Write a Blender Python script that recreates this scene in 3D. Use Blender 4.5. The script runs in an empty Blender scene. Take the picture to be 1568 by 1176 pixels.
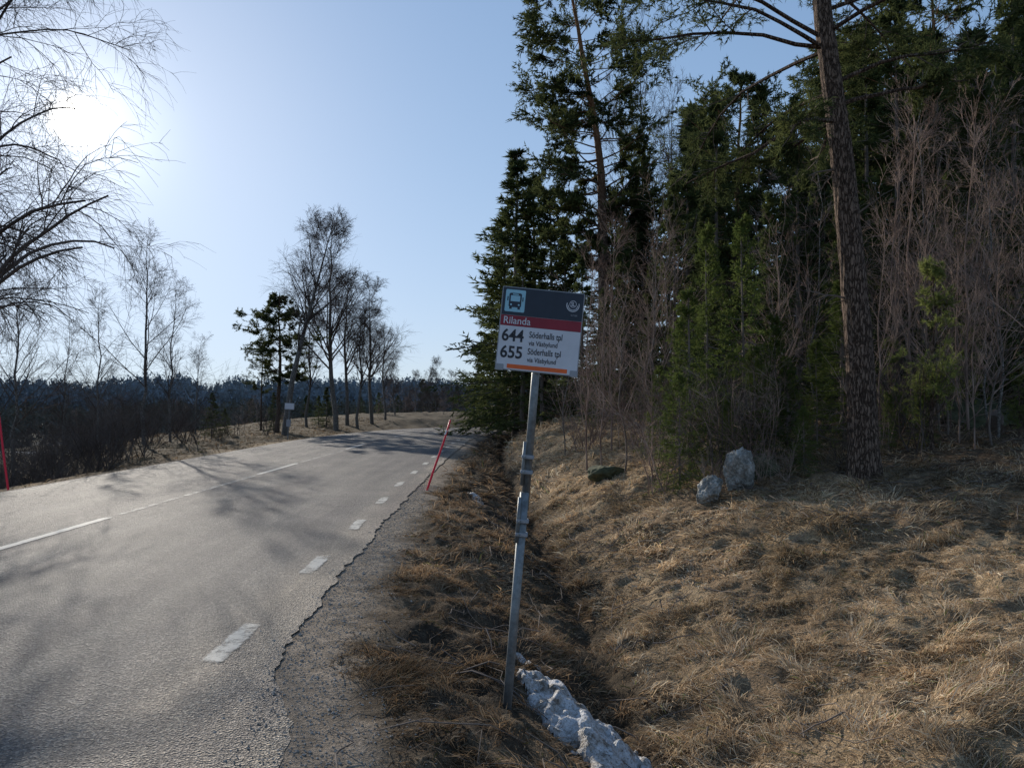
import bpy, bmesh, math, numpy as np
from mathutils import Vector, noise as mnoise
sc=bpy.context.scene
rng=np.random.default_rng(7)
EYE=1.6; F=1100.0; HV=615.0
# ---------------------------------------------------------------- noise
_tab=np.random.default_rng(1).random((256,256))
def vn(x,y,f=1.0,o=0):
    x=np.asarray(x,float)*f+o*17.3+500; y=np.asarray(y,float)*f+o*9.7+500
    xi=np.floor(x).astype(int); yi=np.floor(y).astype(int)
    fx=x-xi; fy=y-yi; fx=fx*fx*(3-2*fx); fy=fy*fy*(3-2*fy)
    a=_tab[xi%256,yi%256]; b=_tab[(xi+1)%256,yi%256]; c=_tab[xi%256,(yi+1)%256]; d=_tab[(xi+1)%256,(yi+1)%256]
    return (a*(1-fx)+b*fx)*(1-fy)+(c*(1-fx)+d*fx)*fy
def fbm(x,y,f=1.0,n=4,o=0):
    s=0;a=.5;t=0
    for i in range(n):
        s=s+a*vn(x,y,f,o+i); t+=a; a*=.5; f*=2.03
    return s/t
def ss(a,b,x):
    t=np.clip((np.asarray(x,float)-a)/(b-a),0,1); return t*t*(3-2*t)
# ---------------------------------------------------------------- road centre line
XC=-5.45; S0=28.0; R=45.0; AM=math.radians(58); CX=XC+R
PX,PY=CX-R*math.cos(AM),S0+R*math.sin(AM)
def lat(x,y):
    x=np.asarray(x,float); y=np.asarray(y,float)
    ang=np.arctan2(y-S0,CX-x)
    la=R-np.hypot(x-CX,y-S0); lb=(x-PX)*math.cos(AM)-(y-PY)*math.sin(AM)
    sb=S0+R*AM+(x-PX)*math.sin(AM)+(y-PY)*math.cos(AM)
    l=np.where(y<S0,x-XC,np.where(ang<=AM,la,lb))
    s=np.where(y<S0,y,np.where(ang<=AM,S0+R*ang,sb))
    return l,s
def cl(s,l):
    s=np.asarray(s,float); l=np.asarray(l,float)
    a=np.clip((s-S0)/R,0,AM); e=np.clip(s-S0-R*AM,0,None)
    x=np.where(s<S0,XC,CX-R*np.cos(a)+e*math.sin(AM)); y=np.where(s<S0,s,S0+R*np.sin(a)+e*math.cos(AM))
    return x+l*np.cos(a), y-l*np.sin(a)
def zr(s): return -0.0012*np.clip(np.asarray(s,float)-36,0,25)**2
def edge_r(s):
    return np.interp(s,[-50,0,3.1,3.6,4.4,5.1,6.2,10,14.7,20,60],[4.6,4.6,4.42,4.33,4.0,3.95,3.88,3.72,3.66,3.65,3.65])+0.10*(fbm(s,s*0,1.6,3,3)-.5)
def ditch_l(s): return np.clip(6.25-0.055*(np.asarray(s,float)-4),5.1,6.35)+0.25*(vn(s,s*0,.35,5)-.5)
def H(x,y):
    l,s=lat(x,y); e=edge_r(s); ld=ditch_l(s)
    t=np.clip((l-e)/(ld-e),0,1)
    verge=-0.016-0.56*t**2.2
    Hb=np.interp(s,[-30,0,4,10,15,25,60],[1.0,1.0,1.15,1.38,1.55,1.75,1.7]); w=np.interp(s,[0,4,10,15,25,60],[4.5,4,2.8,2.0,1.3,1.2])
    q=np.clip(l-ld,0,None)
    bank=-0.576+Hb*(1.0-np.exp(-q/w))+0.05*np.clip(q-5,0,60)
    right=np.where(l<ld,verge,bank)
    a=np.interp(s,[20,40],[4.2,15]); b=np.interp(s,[20,40],[5.5,12])
    lm=-l
    left=-0.018-0.10*ss(3.7,4.3,lm)-2.1*ss(0,1,(lm-a)/b)+0.75*ss(38,52,s)*ss(4.5,8,lm)*(1-ss(14,26,lm))
    z=np.where(l>0,right,left)
    onroad=(l<e-.14)&(l>-3.7)
    z=np.where(onroad,-0.03,z)
    z=z+zr(s)*(1-ss(7,14,np.abs(l)))
    rr=np.hypot(x,y)
    z=z+ss(140,420,rr)*6.0
    m=np.where(l>0,ss(.22,.9,l-e),ss(.2,1.5,lm-3.7))
    z=z+m*(0.18*(fbm(x,y,.9,3,11)-.5)+0.17*(fbm(x,y,3.2,3,21)-.5)+0.09*(fbm(x,y,9,2,27)-.5))+ss(9,20,np.abs(l))*0.8*(fbm(x,y,.12,3,31)-.5)
    return z
def Hs(x,y): return float(H(np.array([x]),np.array([y]))[0])
# ---------------------------------------------------------------- mesh helpers
RAW={}
def mkmesh(name,parts,mats,smooth=True):
    V=[];L=[];S=[];M=[];C=[];n=0;hasc=any(len(p)>3 and p[3] is not None for p in parts)
    for p in parts:
        v,f,mi=p[0],np.asarray(p[1]),p[2]
        if len(v)==0 or len(f)==0: continue
        V.append(np.asarray(v,np.float32)); L.append((f+n).ravel()); k=f.shape[1]
        S.append(np.full(len(f),k)); M.append(np.full(len(f),mi))
        if hasc: C.append(p[3] if len(p)>3 and p[3] is not None else np.ones((len(v),4)))
        n+=len(v)
    V=np.concatenate(V);L=np.concatenate(L).astype(np.int32);S=np.concatenate(S).astype(np.int32);M=np.concatenate(M).astype(np.int32)
    me=bpy.data.meshes.new(name)
    me.vertices.add(len(V)); me.vertices.foreach_set("co",V.ravel())
    me.loops.add(len(L)); me.loops.foreach_set("vertex_index",L)
    me.polygons.add(len(S)); st=np.concatenate([[0],np.cumsum(S)[:-1]]).astype(np.int32)
    me.polygons.foreach_set("loop_start",st)
    try: me.polygons.foreach_set("loop_total",S)
    except Exception: pass
    me.polygons.foreach_set("material_index",M)
    me.polygons.foreach_set("use_smooth",np.full(len(S),smooth))
    if hasc:
        ca=me.color_attributes.new("zone",'FLOAT_COLOR','POINT'); ca.data.foreach_set("color",np.concatenate(C).astype(np.float32).ravel())
    for m in mats: me.materials.append(m)
    me.update(calc_edges=True); me.validate()
    RAW[me.name]=(parts,mats,smooth)
    return me
def add(name,me,loc=(0,0,0),rot=(0,0,0),scale=(1,1,1),parent=None):
    ob=bpy.data.objects.new(name,me); sc.collection.objects.link(ob)
    ob.location=loc; ob.rotation_euler=rot; ob.scale=scale
    if parent: ob.parent=parent
    return ob
def bake(name,items):
    """items: (mesh,loc,rotz,scale xyz) -> one merged mesh object"""
    parts=[];mats=[]
    for me,loc,rz,scl in items:
        p_,m_,_=RAW[me.name]; c,s_=math.cos(rz),math.sin(rz)
        for p in p_:
            v=np.asarray(p[0])*np.array(scl); v=np.stack([v[:,0]*c-v[:,1]*s_,v[:,0]*s_+v[:,1]*c,v[:,2]],1)+np.array(loc)
            mt=m_[p[2]]
            if mt not in mats: mats.append(mt)
            parts.append((v,p[1],mats.index(mt)))
    return add(name,mkmesh(name,parts,mats,False))
def norm(v): return v/np.maximum(np.linalg.norm(v,axis=-1,keepdims=True),1e-9)
def tubes(P,Rr,sides,rg,bump=0):
    n,k,_=P.shape
    T=norm(np.gradient(P,axis=1)); ref=norm(rg.normal(size=(n,1,3))) if n>1 else np.array([[[0.95,.3,0.05]]])
    U=norm(np.cross(T,ref)); W=np.cross(T,U)
    a=np.arange(sides)*2*math.pi/sides
    rad=Rr[:,:,None,None]
    V=P[:,:,None,:]+rad*(U[:,:,None,:]*np.cos(a)[None,None,:,None]+W[:,:,None,:]*np.sin(a)[None,None,:,None])
    if bump: 
        V=V+ (V-P[:,:,None,:])*bump*(rg.random((n,k,sides,1))-.5)
    V=V.reshape(-1,3)
    i=np.arange(n)[:,None,None]*k*sides; j=np.arange(k-1)[None,:,None]*sides; c=np.arange(sides)[None,None,:]; c2=(c+1)%sides
    f=np.stack([i+j+c,i+j+c2,i+j+sides+c2,i+j+sides+c],-1).reshape(-1,4)
    return V,f
def grow(P,Rr,m,t0,t1,ang,L,k,droop,wig,rr,rg,flat=0,rmin=.003):
    n,k0,_=P.shape; idx=np.repeat(np.arange(n),m); N=n*m
    t=rg.uniform(t0,t1,N); f=t*(k0-1); i=np.clip(np.floor(f).astype(int),0,k0-2); fr=(f-i)[:,None]
    pos=P[idx,i]*(1-fr)+P[idx,i+1]*fr; tan=norm(P[idx,i+1]-P[idx,i])
    r0=Rr[idx,i]*(1-fr[:,0])+Rr[idx,i+1]*fr[:,0]
    v=rg.normal(size=(N,3)); v[:,2]*=(1-flat); v-=(v*tan).sum(1,keepdims=True)*tan; v=norm(v)
    a=np.radians(ang)*rg.uniform(.75,1.25,N)[:,None]
    d=tan*np.cos(a)+v*np.sin(a)
    plen=np.linalg.norm(np.diff(P,axis=1),axis=2).sum(1)[idx]
    ln=(L*plen if not callable(L) else L(t,plen))*rg.uniform(.6,1.25,N)
    Q=np.empty((N,k,3)); Q[:,0]=pos
    for j in range(1,k):
        Q[:,j]=Q[:,j-1]+d*(ln/(k-1))[:,None]
        d=d+wig*rg.normal(size=(N,3)); d[:,2]+=(droop(j) if callable(droop) else droop); d=norm(d)
    rb=np.maximum(r0*rr,rmin)
    RR=rb[:,None]*np.linspace(1,.35,k)[None,:]; RR=np.maximum(RR,rmin*.5)
    return Q,RR
def needles(A,B,q,ln,wd,spread,rg):
    n=len(A); A=np.repeat(A,q,0);B=np.repeat(B,q,0); t=rg.random((n*q,1)); b=A+(B-A)*t
    d=norm(norm(B-A)+spread*rg.normal(size=b.shape)); L=ln*rg.uniform(.6,1.3,(n*q,1))
    s=norm(np.cross(d,rg.normal(size=b.shape)))*wd/2
    V=np.stack([b-s,b+s,b+d*L],1).reshape(-1,3); f=np.arange(len(V)).reshape(-1,3)
    return V,f
# ---------------------------------------------------------------- materials
def newmat(name):
    m=bpy.data.materials.new(name); m.use_nodes=True; nt=m.node_tree; nt.nodes.clear()
    o=nt.nodes.new("ShaderNodeOutputMaterial"); return m,nt,o
def N(nt,t,**kw):
    n=nt.nodes.new(t)
    for k,v in kw.items(): setattr(n,k,v)
    return n
def noise(nt,scale,detail=4,rough=.6,vec=None,dist=0):
    n=N(nt,"ShaderNodeTexNoise"); n.inputs["Scale"].default_value=scale; n.inputs["Detail"].default_value=detail; n.inputs["Roughness"].default_value=rough; n.inputs["Distortion"].default_value=dist
    if vec is not None: nt.links.new(vec,n.inputs["Vector"])
    return n
def ramp(nt,src,stops):
    r=N(nt,"ShaderNodeValToRGB"); cr=r.color_ramp
    while len(cr.elements)<len(stops): cr.elements.new(.5)
    for e,(p,c) in zip(cr.elements,stops):
        e.position=p; e.color=(*c,1) if len(c)==3 else c
    nt.links.new(src,r.inputs[0]); return r
def mix(nt,a,b,fac,mode='MIX'):
    m=N(nt,"ShaderNodeMix",data_type='RGBA',blend_type=mode)
    for s,v in ((m.inputs[0],fac),(m.inputs[6],a),(m.inputs[7],b)):
        if hasattr(v,"is_output"): nt.links.new(v,s)
        else: s.default_value=v if not isinstance(v,tuple) else ((*v,1) if len(v)==3 else v)
    return m.outputs[2]
def math_(nt,op,a,b=None):
    m=N(nt,"ShaderNodeMath",operation=op)
    for i,v in enumerate((a,b)):
        if v is None: continue
        if hasattr(v,"is_output"): nt.links.new(v,m.inputs[i])
        else: m.inputs[i].default_value=v
    return m.outputs[0]
def bumpn(nt,h,strength,dist):
    b=N(nt,"ShaderNodeBump"); b.inputs["Strength"].default_value=strength; b.inputs["Distance"].default_value=dist; nt.links.new(h,b.inputs["Height"]); return b.outputs[0]
def prin(nt,o,col,rough=.8,nrm=None,spec=.3,metal=0):
    p=N(nt,"ShaderNodeBsdfPrincipled"); p.inputs["Roughness"].default_value=rough; p.inputs["Specular IOR Level"].default_value=spec; p.inputs["Metallic"].default_value=metal
    if hasattr(col,"is_output"): nt.links.new(col,p.inputs["Base Color"])
    else: p.inputs["Base Color"].default_value=(*col,1)
    if nrm is not None: nt.links.new(nrm,p.inputs["Normal"])
    nt.links.new(p.outputs[0],o.inputs[0]); return p
def simple(name,c,rough=.6,var=.25,sc_=8,spec=.3,metal=0,bump=0):
    m,nt,o=newmat(name); tc=N(nt,"ShaderNodeTexCoord"); n=noise(nt,sc_,4,.65,tc.outputs["Object"])
    r=ramp(nt,n.outputs[0],[(.3,tuple(x*(1-var) for x in c)),(.7,tuple(min(1,x*(1+var)) for x in c))])
    prin(nt,o,r.outputs[0],rough,bumpn(nt,n.outputs[0],bump,.01) if bump else None,spec,metal); return m
def twigmat(name,c1,c2):
    m,nt,o=newmat(name); tc=N(nt,"ShaderNodeTexCoord"); n=noise(nt,1.5,0,.5,tc.outputs["Object"]); r=ramp(nt,n.outputs[0],[(.35,c1),(.65,c2)])
    d=N(nt,"ShaderNodeBsdfDiffuse"); nt.links.new(r.outputs[0],d.inputs[0]); nt.links.new(d.outputs[0],o.inputs[0]); return m
def foliage(name,c1,c2,trans=.35,sc_=1.2):
    m,nt,o=newmat(name); tc=N(nt,"ShaderNodeTexCoord"); n=noise(nt,sc_,1,.7,tc.outputs["Object"])
    oi=N(nt,"ShaderNodeObjectInfo")
    r=ramp(nt,n.outputs[0],[(.32,c1),(.68,c2)])
    hs=N(nt,"ShaderNodeHueSaturation"); nt.links.new(r.outputs[0],hs.inputs["Color"])
    mr=N(nt,"ShaderNodeMapRange"); nt.links.new(oi.outputs["Random"],mr.inputs[0]); mr.inputs[3].default_value=.75; mr.inputs[4].default_value=1.25
    nt.links.new(mr.outputs[0],hs.inputs["Value"])
    d=N(nt,"ShaderNodeBsdfDiffuse"); nt.links.new(hs.outputs[0],d.inputs[0])
    if trans<=0: nt.links.new(d.outputs[0],o.inputs[0]); return m
    t=N(nt,"ShaderNodeBsdfTranslucent"); mx=N(nt,"ShaderNodeMixShader"); mx.inputs[0].default_value=trans
    nt.links.new(hs.outputs[0],t.inputs[0]); nt.links.new(d.outputs[0],mx.inputs[1]); nt.links.new(t.outputs[0],mx.inputs[2]); nt.links.new(mx.outputs[0],o.inputs[0])
    return m
def barkmat(name,c1,c2,sx=6,sz=1.2,bump=.6,upper=None,h0=5,h1=8):
    m,nt,o=newmat(name); tc=N(nt,"ShaderNodeTexCoord"); mp=N(nt,"ShaderNodeMapping"); mp.inputs["Scale"].default_value=(sx,sx,sz); nt.links.new(tc.outputs["Object"],mp.inputs[0])
    v=N(nt,"ShaderNodeTexVoronoi",feature='DISTANCE_TO_EDGE'); v.inputs["Scale"].default_value=3.0
    n=noise(nt,4,4,.7,mp.outputs[0],.5)
    va=N(nt,"ShaderNodeVectorMath",operation='ADD'); nt.links.new(mp.outputs[0],va.inputs[0]); sm=N(nt,"ShaderNodeVectorMath",operation='SCALE'); nt.links.new(n.outputs[1],sm.inputs[0]); sm.inputs[3].default_value=.6; nt.links.new(sm.outputs[0],va.inputs[1]); nt.links.new(va.outputs[0],v.inputs[0])
    r=ramp(nt,n.outputs[0],[(.3,c1),(.7,c2)])
    cr=ramp(nt,v.outputs[0],[(.0,(.25,.22,.2)),(.16,(1,1,1))])
    c=mix(nt,r.outputs[0],cr.outputs[0],1.0,'MULTIPLY')
    if upper:
        sp=N(nt,"ShaderNodeSeparateXYZ"); nt.links.new(tc.outputs["Object"],sp.inputs[0]); mr=N(nt,"ShaderNodeMapRange"); mr.inputs[1].default_value=h0; mr.inputs[2].default_value=h1; nt.links.new(sp.outputs[2],mr.inputs[0])
        c=mix(nt,c,upper,mr.outputs[0])
    prin(nt,o,c,.9,bumpn(nt,math_(nt,'ADD',cr.outputs[0],n.outputs[0]),bump,.03),.15); return m

M_twig=twigmat("birch_twig",(.075,.06,.052),(.14,.115,.10))
M_twigr=twigmat("reddish_twig",(.17,.12,.10),(.36,.27,.22))
M_birch=barkmat("birch_bark",(.09,.08,.07),(.34,.32,.29),5,6,.3)
M_pineb=barkmat("pine_bark",(.13,.09,.07),(.27,.19,.14),9,2.2,1.0,upper=(.33,.17,.085),h0=7,h1=12)
M_dead=simple("dead_branch",(.15,.12,.10),.9,.3,6)
M_pine=foliage("pine_needles",(.05,.066,.03),(.12,.135,.05),.38)
M_spruce=foliage("spruce_needles",(.045,.06,.027),(.11,.128,.046),.35)
M_back=foliage("forest_needles",(.055,.07,.036),(.10,.112,.052),0)
M_young=foliage("young_spruce_needles",(.065,.092,.028),(.14,.17,.05),.42)
M_ypine=foliage("young_pine_needles",(.11,.14,.045),(.22,.24,.08),.5)
M_farhaze=foliage("hazed_distant_foliage",(.125,.155,.185),(.17,.20,.225),0,.02)  # bluish aerial haze painted into the base colour of the far trees
M_mid=foliage("field_edge_foliage",(.06,.062,.052),(.11,.105,.085),0,.05)

# ---------------------------------------------------------------- trees
def trunkline(Hh,k,pts=None,wob=.02,rg=None):
    h=np.linspace(0,1,k)
    if pts is None:
        x=np.cumsum(rg.normal(size=k))*wob*Hh/k**.5*.5; y=np.cumsum(rg.normal(size=k))*wob*Hh/k**.5*.5; x-=x[0]; y-=y[0]
    else:
        p=np.array(pts); x=np.interp(h,p[:,0],p[:,1]); y=np.interp(h,p[:,0],p[:,2])
        for _ in range(2):
            if k>20: x[1:-1]=(x[:-2]+x[1:-1]*2+x[2:])/4
    return np.stack([x,y,h*Hh-0.15*(h==0)],1)[None]
def bare_tree(name,Hh,seed,r0=.09,np_=26,ns=9,nt_=7,nq=3,t0=.25,ang=42,Lr=.38,droop=.0,tdroop=-.12,rm=.006,pts=None,mat=None,bark=None,wob=.05,tl=.7):
    rg=np.random.default_rng(seed)
    P=trunkline(Hh,12,pts,wob,rg); Rr=np.linspace(r0,rm*1.5,12)[None]
    A,Ra=grow(P,Rr,np_,t0,.97,ang,lambda t,p:p*Lr*(1.15-.85*t),7,.05+droop,.09,.45,rg,rmin=rm*1.5)
    B,Rb=grow(A,Ra,ns,.15,1,36,lambda t,p:p*.48*(1.1-.6*t),5,droop,.12,.5,rg,rmin=rm*1.2)
    C,Rc=grow(B,Rb,nt_,.1,1,36,lambda t,p:p*tl*(1.1-.5*t),4,tdroop,.12,.6,rg,rmin=rm)
    parts=[(*tubes(P,Rr,8,rg),0),(*tubes(A,Ra,5,rg),1),(*tubes(B,Rb,3,rg),1),(*tubes(C,Rc,3,rg),1)]
    if nq:
        D,Rd=grow(C,Rc,nq,.1,1,30,lambda t,p:p*.7,3,tdroop*1.3,.12,.7,rg,rmin=rm*.8); parts.append((*tubes(D,Rd,3,rg),1))
    return mkmesh(name,parts,[bark or M_birch,mat or M_twig])
def spruce(name,Hh,W,seed,nb=130,m=15,q=8,nl=.13,nw=.035,mat=None,t0=.04,power=.85,droop=.02):
    rg=np.random.default_rng(seed); P=trunkline(Hh,8,None,.01,rg); Rr=np.linspace(.011*Hh,.01,8)[None]
    t=t0+(1-t0)*(np.arange(nb)+rg.random(nb)*2)/ (nb+2); t=np.clip(t,0,.985)
    az=rg.uniform(0,2*math.pi,nb); ln=W*((1-t)**power)*rg.uniform(.55,1.15,nb)+.08
    el=np.radians(np.interp(t,[0,.5,1],[-22,-8,45])+rg.normal(size=nb)*6)
    k=5; Q=np.empty((nb,k,3)); Q[:,0]=np.stack([0*t,0*t,t*Hh],1); d=np.stack([np.cos(az)*np.cos(el),np.sin(az)*np.cos(el),np.sin(el)],1)
    for j in range(1,k): Q[:,j]=Q[:,j-1]+d*(ln/(k-1))[:,None]; d[:,2]+=.10-droop; d=norm(d+.04*rg.normal(size=d.shape))
    RQ=np.maximum(.018*ln,.008)[:,None]*np.linspace(1,.3,k)[None]
    T,RT=grow(Q,RQ,m,.12,1,52,lambda t,p:(.12+p*.30)*(1.15-.7*t),3,-.10,.08,.5,rg,flat=.75,rmin=.004)
    A=T[:,0];B=T[:,-1]
    parts=[(*tubes(P,Rr,7,rg),0),(*tubes(Q,RQ,3,rg),0),(*needles(A,B,q,nl,nw,.5,rg),1),(*needles(Q[:,2],Q[:,-1],14,nl,nw,.6,rg),1)]
    return mkmesh(name,parts,[M_dead,mat or M_spruce],False)
def pine(name,Hh,seed,r0,cs,W,np_=42,ns=8,nt_=5,q=26,nl=.13,nw=.022,pts=None,k=16,sides=12,mat=None,dead=10,ang=68,up=.05,flare=.0,bump=.1,prof=None,spread=.75,flat=.6,cl_=.4,deadW=.45,bt0=.2,cc=.08,bl=.34,ra=.34):
    rg=np.random.default_rng(seed); P=trunkline(Hh,k,pts,.03,rg); hh=np.linspace(0,1,k)
    Rr=(r0*(1-.86*hh)*(1+flare*np.exp(-hh*Hh/.22)))[None]
    f=prof or (lambda t:np.clip(.45+1.0*np.sin(np.clip((t-cs)/(1-cs),0,1)*math.pi*.8+.35),.3,1.3)*np.clip((1.04-t)*4,.2,1))
    A,Ra=grow(P,Rr,np_,cs,.985,ang,lambda t,p:W*f(t)*.8,7,up,.10,ra,rg,rmin=.012)
    B,Rb=grow(A,Ra,ns,bt0,1,48,lambda t,p:p*bl,4,.05,.12,.5,rg,rmin=.007,flat=flat)
    C,Rc=grow(B,Rb,nt_,.1,1,45,lambda t,p:cc+p*cl_,3,.06,.1,.5,rg,rmin=.004,flat=flat*.7)
    parts=[(*tubes(P,Rr,sides,rg,bump),0),(*tubes(A,Ra,5,rg),0),(*tubes(B,Rb,3,rg),2)]
    parts.append((*needles(C[:,0],C[:,2]+(C[:,2]-C[:,1])*.3,q,nl,nw,spread,rg),1))
    if dead:
        D,Rd=grow(P,Rr,dead,cs*.35,cs,80,lambda t,p:W*deadW+0*t,6,-.03,.16,.12,rg,rmin=.006)
        E,Re=grow(D,Rd,5,.2,1,45,.35,4,-.05,.2,.5,rg,rmin=.003)
        parts+=[(*tubes(D,Rd,4,rg),2),(*tubes(E,Re,3,rg),2)]
    return mkmesh(name,parts,[M_pineb,mat or M_pine,M_dead],False)
def bx(u,d): return (u-784.0)/F*d       # bearing -> ground x
def hgt(v,d,z): return EYE+(HV-v)/F*d-z
def place(name,me,base,u,d,vtop=None,rot=None,sxy=1.0,parent=None,tall=None,item=False):
    x=bx(u,d); z=Hs(x,d); h=tall if tall else hgt(vtop,d,z); s=h/base; r=rng.uniform(0,6.28) if rot is None else rot
    if item: return (me,(x,d,z-.03),r,(s*sxy,s*sxy,s))
    return add(name,me,(x,d,z-.03),(0,0,r),(s*sxy,s*sxy,s),parent)

# ---------------------------------------------------------------- ground
def ar(*seg):
    out=[]
    for a,b,st in seg: out.append(np.arange(a,b,st))
    return np.concatenate(out+[[seg[-1][1]]])
xs=ar((-2500,-900,400),(-900,-60,24),(-60,-12,.8),(-12,-1.9,.25),(-1.9,8,.055),(8,14,.2),(14,45,1),(45,900,28),(900,2500,400))
ys=ar((-400,-20,60),(-20,1.6,1.2),(1.6,13,.055),(13,24,.12),(24,34,.3),(34,80,.8),(80,1000,20),(1000,3000,400))
X,Y=np.meshgrid(xs,ys); xf=X.ravel(); yf=Y.ravel(); Z=H(xf,yf)
nx,ny=len(xs),len(ys); ii=(np.arange(ny-1)[:,None]*nx+np.arange(nx-1)[None]).ravel()
Fg=np.stack([ii,ii+1,ii+nx+1,ii+nx],1)
l,s=lat(xf,yf); e=edge_r(s); ld=ditch_l(s)
def col(c): return np.array(c)[None]
def lerp(a,b,t): return a*(1-t[:,None])+b*t[:,None]
C=np.repeat(col((.38,.285,.18)),len(xf),0)
nz=fbm(xf,yf,.8,4,41); nz2=fbm(xf,yf,4,3,44)
C=lerp(C,col((.23,.165,.105)),ss(.42,.62,nz))
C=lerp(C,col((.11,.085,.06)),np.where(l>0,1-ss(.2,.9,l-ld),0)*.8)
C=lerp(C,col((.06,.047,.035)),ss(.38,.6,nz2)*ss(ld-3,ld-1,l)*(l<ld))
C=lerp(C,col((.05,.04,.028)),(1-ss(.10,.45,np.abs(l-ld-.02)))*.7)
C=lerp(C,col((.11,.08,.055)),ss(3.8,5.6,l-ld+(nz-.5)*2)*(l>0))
sh=(1-ss(.22,.55,l-e+(nz2-.5)*.6))*(l>0); C=lerp(C,col((.26,.22,.18)),sh)
C=lerp(C,col((.25,.21,.17)),(1-ss(3.9,4.3,-l))*(l<0))
C=lerp(C,col((.12,.092,.06)),ss(4.2,5.5,-l)*(l<0))
C=lerp(C,col((.13,.11,.072)),ss(35,60,yf)*ss(12,30,-l)*(l<0))
sn=ss(.58,.60,fbm(xf*.6,yf*3,.07,3,52))*ss(40,46,yf)*(1-ss(66,72,yf))*ss(16,22,-l)
C=lerp(C,col((.7,.73,.78)),sn)
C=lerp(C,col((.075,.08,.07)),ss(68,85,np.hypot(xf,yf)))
C4=np.concatenate([C,np.ones((len(C),1))],1)
m,nt,o=newmat("ground_soil_grass"); M_ground=m
tc=N(nt,"ShaderNodeTexCoord"); at=N(nt,"ShaderNodeAttribute",attribute_name="zone")
n1=noise(nt,9,3,.7,tc.outputs["Object"]); n2=noise(nt,60,3,.75,tc.outputs["Object"])
c=mix(nt,at.outputs[0],ramp(nt,n1.outputs[0],[(.3,(.6,.58,.55)),(.7,(1.45,1.42,1.38))]).outputs[0],1.0,'MULTIPLY')
c=mix(nt,c,ramp(nt,n2.outputs[0],[(.3,(.45,.45,.45)),(.68,(1.55,1.52,1.48))]).outputs[0],1.0,'MULTIPLY')
prin(nt,o,c,.95,bumpn(nt,math_(nt,'ADD',n2.outputs[0],n1.outputs[0]),.9,.04),.1)
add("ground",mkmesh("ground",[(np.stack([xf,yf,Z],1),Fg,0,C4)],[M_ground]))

# ---------------------------------------------------------------- road
m,nt,o=newmat("asphalt"); M_as=m
tc=N(nt,"ShaderNodeTexCoord"); v=N(nt,"ShaderNodeTexVoronoi"); v.inputs["Scale"].default_value=85; nt.links.new(tc.outputs["Object"],v.inputs[0])
n1=noise(nt,.9,4,.6,tc.outputs["Object"])
mp=N(nt,"ShaderNodeMapping"); mp.inputs["Scale"].default_value=(2.2,.12,1); nt.links.new(tc.outputs["Object"],mp.inputs[0]); n3=noise(nt,1,3,.55,mp.outputs[0])
c=ramp(nt,v.outputs[1],[(.1,(.08,.078,.08)),(.6,(.145,.14,.137)),(.93,(.32,.305,.285))]).outputs[0]
c=mix(nt,c,ramp(nt,n1.outputs[0],[(.3,(.76,.76,.77)),(.7,(1.28,1.24,1.2))]).outputs[0],1.0,'MULTIPLY')
c=mix(nt,c,ramp(nt,n3.outputs[0],[(.35,(.70,.68,.73)),(.65,(1.3,1.26,1.2))]).outputs[0],1.0,'MULTIPLY')
at=N(nt,"ShaderNodeAttribute",attribute_name="zone"); c=mix(nt,c,at.outputs[0],1.0,'MULTIPLY')
prin(nt,o,c,.75,bumpn(nt,v.outputs[0],1.0,.022),.25)
sv=ar((-40,0,1),(0,16,.06),(16,50,.5),(50,110,1.5)); nc=26
Ls=np.linspace(0,1,nc)[None]*(edge_r(sv)[:,None]+3.7)-3.7+0*sv[:,None]
Ls[:,-1]+=.10*(fbm(sv,sv*0,9,2,77)-.5)+.03*(vn(sv,sv*0,30,78)-.5)
SS=np.repeat(sv[:,None],nc,1); rx,ry=cl(SS,Ls)
rz=zr(SS)+.004+.03*(1-(Ls/3.7)**2).clip(-.4,1)*1.0
rz[:,0]-=.03; rz[:,-1]-=.005
edgef=(np.clip(ss(3.1,3.8,Ls),0,1)*(.55+fbm(rx,ry,2,3,79))).clip(0,1).ravel()
rc=lerp(np.ones((rz.size,3)),col((1.8,1.65,1.42)),edgef); rc=np.concatenate([rc,np.ones((len(rc),1))],1)
def grid(nr,ncol):
    i=(np.arange(nr-1)[:,None]*ncol+np.arange(ncol-1)[None]).ravel(); return np.stack([i,i+1,i+ncol+1,i+ncol],1)
add("road",mkmesh("road",[(np.stack([rx,ry,rz],-1).reshape(-1,3),grid(len(sv),nc),0,rc)],[M_as]))
def roadz(s_,l_): return zr(s_)+.004+.03*np.clip(1-(l_/3.7)**2,-.4,1)
m,nt,o=newmat("worn_road_paint"); M_pt=m
tc=N(nt,"ShaderNodeTexCoord"); n1=noise(nt,55,4,.8,tc.outputs["Object"]); n2=noise(nt,7,3,.6,tc.outputs["Object"])
at=N(nt,"ShaderNodeAttribute",attribute_name="zone")
sm=math_(nt,'MULTIPLY',math_(nt,'ADD',n1.outputs[0],n2.outputs[0]),.5); sm=math_(nt,'ADD',sm,math_(nt,'MULTIPLY',at.outputs["Fac"],.45))
al=ramp(nt,sm,[(.70,(0,0,0)),(.88,(.9,.9,.9))])
pp=prin(nt,o,(.56,.53,.47),.75,bumpn(nt,n1.outputs[0],.5,.004),.2); tr=N(nt,"ShaderNodeBsdfTransparent"); ms=N(nt,"ShaderNodeMixShader"); nt.links.new(al.outputs[0],ms.inputs[0]); nt.links.new(tr.outputs[0],ms.inputs[1]); nt.links.new(pp.outputs[0],ms.inputs[2]); nt.links.new(ms.outputs[0],o.inputs[0])
parts=[]
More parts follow.
